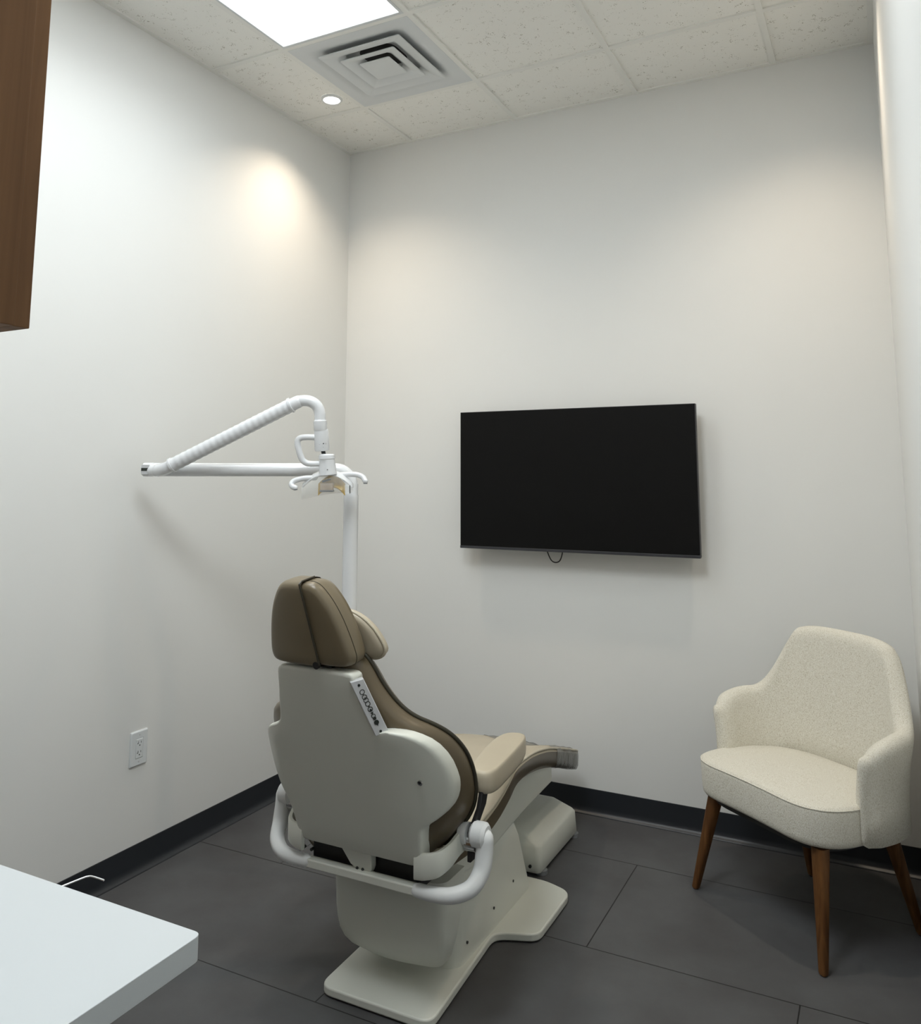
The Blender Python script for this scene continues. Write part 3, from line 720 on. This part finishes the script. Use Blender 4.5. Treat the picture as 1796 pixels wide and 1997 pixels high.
for a, z, r, mm in ((.18, 1.577, .0026, 'ink'), (.52, 1.577, .003, 'panel_grey'), (-.35, 1.575, .003, 'panel_grey'), (.18, 1.564, .002, 'panel_grey')):
    dr = (tocam * math.cos(a) + sdv * math.sin(a)); bm = bmesh.new(); disc(bm, Vector((.733, -1.185, z)) + dr * .0255, dr, r, .0022, 10); finish('indicator', bm, M[mm], sw)
tube('link_screw', [(.735, -1.182, 1.556), (.739, -1.178, 1.530)], .008, M['dark_metal'], DL, seg=14)
kn = tube('knuckle', [(.746, -1.172, 1.540), (.746, -1.172, 1.536), (.746, -1.171, 1.524), (.746, -1.171, 1.522), (.746, -1.168, 1.500), (.747, -1.164, 1.466)], [.024, .0295, .0305, .0285, .030, .033], WE, DL, seg=32, angle=30)
bm = bmesh.new(); disc(bm, Vector((.746, -1.167, 1.483)) + tocam * .031, tocam, .0018, .002, 8); finish('screw', bm, M['ink'], kn)
tube('loop_handle', catmull([(.722, -1.196, 1.600), (.685, -1.213, 1.601), (.662, -1.224, 1.597), (.654, -1.227, 1.582), (.658, -1.221, 1.55), (.666, -1.212, 1.520), (.680, -1.203, 1.507), (.700, -1.193, 1.504), (.728, -1.180, 1.505)], 6), .0112, WE, DL, seg=18)
# head: arched white yoke, bent handles, clear shield with reflector behind
HC = Vector((.741, -1.160, 1.44)); rt = Vector((.89, .455, 0)); fw = Vector((-.455, .89, 0))
def HP(r_, f_, z_): return HC + rt * r_ + fw * f_ + Vector((0, 0, z_))
bm = bmesh.new(); rings = []
for k in range(25):
    a = -1 + 2 * k / 24; r_ = a * .092; z_ = .030 - .046 * abs(a) ** 2.3
    th = .0075 + .003 * (1 - abs(a)); dp = .032 * (1 - .55 * abs(a) ** 3)
    rings.append([HP(r_, f * dp + .02, z_ + h * th) for f, h in ((-1, -.7), (-.8, .6), (-.3, 1.3), (.3, 1.3), (.8, .6), (1, -.7), (.5, -.9), (-.5, -.9))])
loft(bm, rings); hdh = finish('lamp_head', bm, WE, DL, angle=50)
hL = tube('grip', catmull([HP(-.045, .005, .014), HP(-.085, .0, .012), HP(-.118, -.006, .003), HP(-.128, -.012, -.008), HP(-.122, -.018, -.018), HP(-.112, -.022, -.022)], 6), .0098, WE, DL, seg=16, round_ends=True)
hR = tube('grip', catmull([HP(.035, .02, .024), HP(.075, .015, .026), HP(.108, .008, .025), HP(.130, .002, .016), HP(.140, -.004, .002)], 6), .0098, WE, DL, seg=16, round_ends=True)
for h, e_ in ((hL, HP(-.110, -.024, -.030)), (hR, HP(.1405, -.004, -.0085))):
    bm = bmesh.new(); disc(bm, e_, (0, 0, 1), .0075, .004, 14); finish('grip_end', bm, M['grey_plastic'], h)
# reflector bowl (dichroic) and bulb box
bm = bmesh.new(); rings = []
for k in range(13):
    a = -1 + 2 * k / 12; r_ = a * .062
    rings.append([HP(r_ * .8 + .016, .028 + .035 * (1 - a * a) * s - .02, .022 - .03 * abs(a) ** 2 - .044 * t_) for s, t_ in ((.2, 0), (.8, .25), (1, .55), (.8, .85), (.3, 1), (.1, .9), (.6, .55), (0.1, .15))])
loft(bm, rings); finish('reflector', bm, M['yellow'], DL, angle=60)
bm = bmesh.new(); loft(bm, [[HP(r_, f, z) for r_, z in ((-.022, -.006), (.024, -.006), (.024, -.034), (-.022, -.034))] for f in (-.022, .004)])
bb = finish('bulb_housing', bm, M['pink_bulb'], DL, bevel=.002)
bm = bmesh.new(); loft(bm, [[HP(r_, f, z) for r_, z in ((-.023, -.030), (.026, -.030), (.026, -.037), (-.023, -.037))] for f in (-.026, .006)]); finish('housing_rim', bm, M['grey_plastic'], bb, bevel=.001)
bm = bmesh.new(); loft(bm, [[HP(r_, f, z) for r_, z in ((-.016, .004), (.012, .012), (.014, .006), (-.014, -.003))] for f in (-.02, .0)]); finish('heat_vent', bm, M['ink'], bb, smooth=False)
# clear shield
bm = bmesh.new(); rings = []
for k in range(17):
    a = -1 + 2 * k / 16; r_ = a * .088
    zt = .030 - .050 * abs(a) ** 1.9; zb = -.052 + .012 * a + .006 * (1 - a * a) - .0
    rings.append([HP(r_, f + .005, zt + (zb - zt) * t_) for f, t_ in ((-.030, 0), (-.036, .4), (-.034, .8), (-.02, 1), (.03, 1), (.05, .7), (.05, .1))])
loft(bm, rings); finish('clear_shield', bm, M['clear'], DL, angle=50)
bm = bmesh.new(); loft(bm, [[HP(r_, f, z) for r_, z in ((.068, -.012), (.087, -.016), (.088, -.044), (.070, -.044))] for f in (-.034, -.031)]); finish('shield_clip', bm, M['clear'], DL, bevel=.001)
bm = bmesh.new(); loft(bm, [[HP(r_, f, z) for r_, z in ((.0865, -.013), (.0885, -.013), (.0895, -.042), (.0875, -.042))] for f in (-.036, -.028)]); finish('clip_edge', bm, M['ink'], DL, smooth=False)

# ------------------------------------------------------------------ armchair (built in its own coordinates: x right, y back)
AC = thing('armchair', 'cream tweed armchair with brown wooden legs in the right corner', 'armchair', (2.093, -.631, 0), math.radians(-37.8))
LOCAL[0] = True
FB = M['fabric']
# seat cushion
sp_ = [(-.252, .0), (.252, .0), (.308, .10), (.300, .27), (.21, .43), (-.21, .43), (-.300, .27), (-.308, .10)]
sp_ = round_poly(sp_, [.10, .10, .10, .12, .16, .16, .12, .10], 9)
sp_ = [Vector((p.x, p.y - 0.012 * (1 - (p.x / .3) ** 2) if p.y < .02 else p.y)) for p in sp_]
so2 = resample([Vector((p.x, p.y)) for p in sp_], 120)
bm = bmesh.new()
def SE(u, v, off): return Vector((u, v, .458 - off - 0.016 * max(0, v) / .5 + .012 * (1 - min(1, (u / .33) ** 2 + ((v - .24) / .3) ** 2))))
pillow(bm, so2, [(0.95, 0.0), (0.982, 0.003), (.995, .010), (1.0, .020), (.998, .060), (.992, .098), (.985, .112), (.965, .120), (.90, .122)], SE, 0, .24)
sc_ = finish('seat', bm, FB, AC, angle=180)
tube('seam', [SE(.0 + p.x * .9965, .24 + (p.y - .24) * .9965, .0085) for p in so2], .0022, FB, sc_, seg=6, closed=True)
# wrap-around back and arms: inner and outer surfaces over a plan curve
plan = catmull([(-.325, .178), (-.332, .23), (-.328, .30), (-.300, .372), (-.238, .424), (-.13, .448), (0, .455), (.13, .448), (.238, .424), (.300, .372), (.328, .30), (.332, .23), (.325, .178)], 8)
plan = [Vector((p.x * .91, p.y)) for p in plan]
L = [0]
for a, b in zip(plan, plan[1:]): L.append(L[-1] + (b - a).length)
tot = L[-1]
def smooth(a, b, x):
    x = max(0, min(1, (x - a) / (b - a))); return x * x * (3 - 2 * x)
rings = []
for i, p in enumerate(plan):
    s = abs(L[i] / tot * 2 - 1)        # 0 at the centre of the back, 1 at an arm's front
    a = plan[max(0, i - 1)]; b = plan[min(len(plan) - 1, i + 1)]; tg = (b - a).normalized(); out = Vector((tg.y, -tg.x)) * -1
    d = s * tot / 2
    h_back = .900 - .030 * (d / .220) ** 4.5
    h_arm = .655 - .022 * smooth(.36, .50, d)
    k = smooth(.195, .345, d)
    top = h_back * (1 - k) + h_arm * k
    e_ = (tot / 2 - d)
    if e_ < .06: top -= .030 * (1 - e_ / .06) ** 2
    bot = .345 - .010 * smooth(0, .5, d)
    if e_ < .03: bot += .0
    th = .030 if k < .5 else .030
    lean = lambda z: max(0, z - .50) * (.10 * (1 - k) + 0.0 * k)
    fl = lambda z: 0.03 * smooth(.45, .65, z) * k       # arms flare outwards a little
    ring = []
    hgt = top - bot
    prof = [(-1, 0.0), (-1, .25), (-1, .5), (-1, .75), (-.95, .93), (-.6, .985), (0, 1.0), (.6, .985), (.95, .93), (1, .75), (1, .5), (1, .25), (1, 0.0)]
    tt = th * (1 - .25 * (1 - min(1, e_ / .03)))
    for w_, f in prof:
        if abs(w_) > .9 and f > .9: z = top - .022
        elif abs(w_) == .6: z = top - .006
        elif w_ == 0: z = top
        else: z = bot + (hgt - .03) * f / .75 * .97 if f <= .75 else top
        if f <= .75: z = bot + (hgt - .045) * (f / .75)
        q = p + out * (w_ * tt + fl(z)); ring.append(Vector((q.x, q.y + lean(z), z)))
    rings.append(ring)
# rounded arm fronts
def shrink(r, s, dy):
    c = sum(r, Vector()) / len(r)
    return [Vector((c.x + (v.x - c.x) * s, v.y - dy, c.z + (v.z - c.z) * (1 - (1 - s) ** 1.5 * .26))) for v in r]
rings = [shrink(rings[0], .04, .026), shrink(rings[0], .35, .024), shrink(rings[0], .75, .017), shrink(rings[0], .93, .008)] + rings + [shrink(rings[-1], .93, .008), shrink(rings[-1], .75, .017), shrink(rings[-1], .35, .024), shrink(rings[-1], .04, .026)]
bm = bmesh.new(); loft(bm, rings)
bk = finish('backrest', bm, FB, AC, angle=180)
# under-frame and legs
ol = [Vector((p.x * .86, .24 + (p.y - .24) * .86)) for p in so2]
prism('seat_base', [(p.x, p.y) for p in ol], .315, .345, M['black'], AC)
for lx, ly, fx, fy in ((-.222, .058, -.284, .004), (.232, .058, .276, -.004), (-.150, .38, -.175, .455), (.215, .38, .258, .455)):
    bm = bmesh.new(); rings = []
    for s in (0, .02, .98, 1.0):
        x = fx + (lx - fx) * s; y = fy + (ly - fy) * s; z = .003 + .325 * s; r = .0125 + .0115 * s
        if s == 0: r *= .85
        rings.append([(x + p.x, y + p.y, z) for p in rrect(-r, r, -r * .9, r * .9, r * .55, 4)])
    loft(bm, rings); lg = finish('leg', bm, M['leg_wood'], AC, angle=60)
    bm = bmesh.new(); disc(bm, (fx, fy, 0), (0, 0, 1), .009, .005, 14); finish('foot_glide', bm, M['rubber'], lg)
LOCAL[0] = None
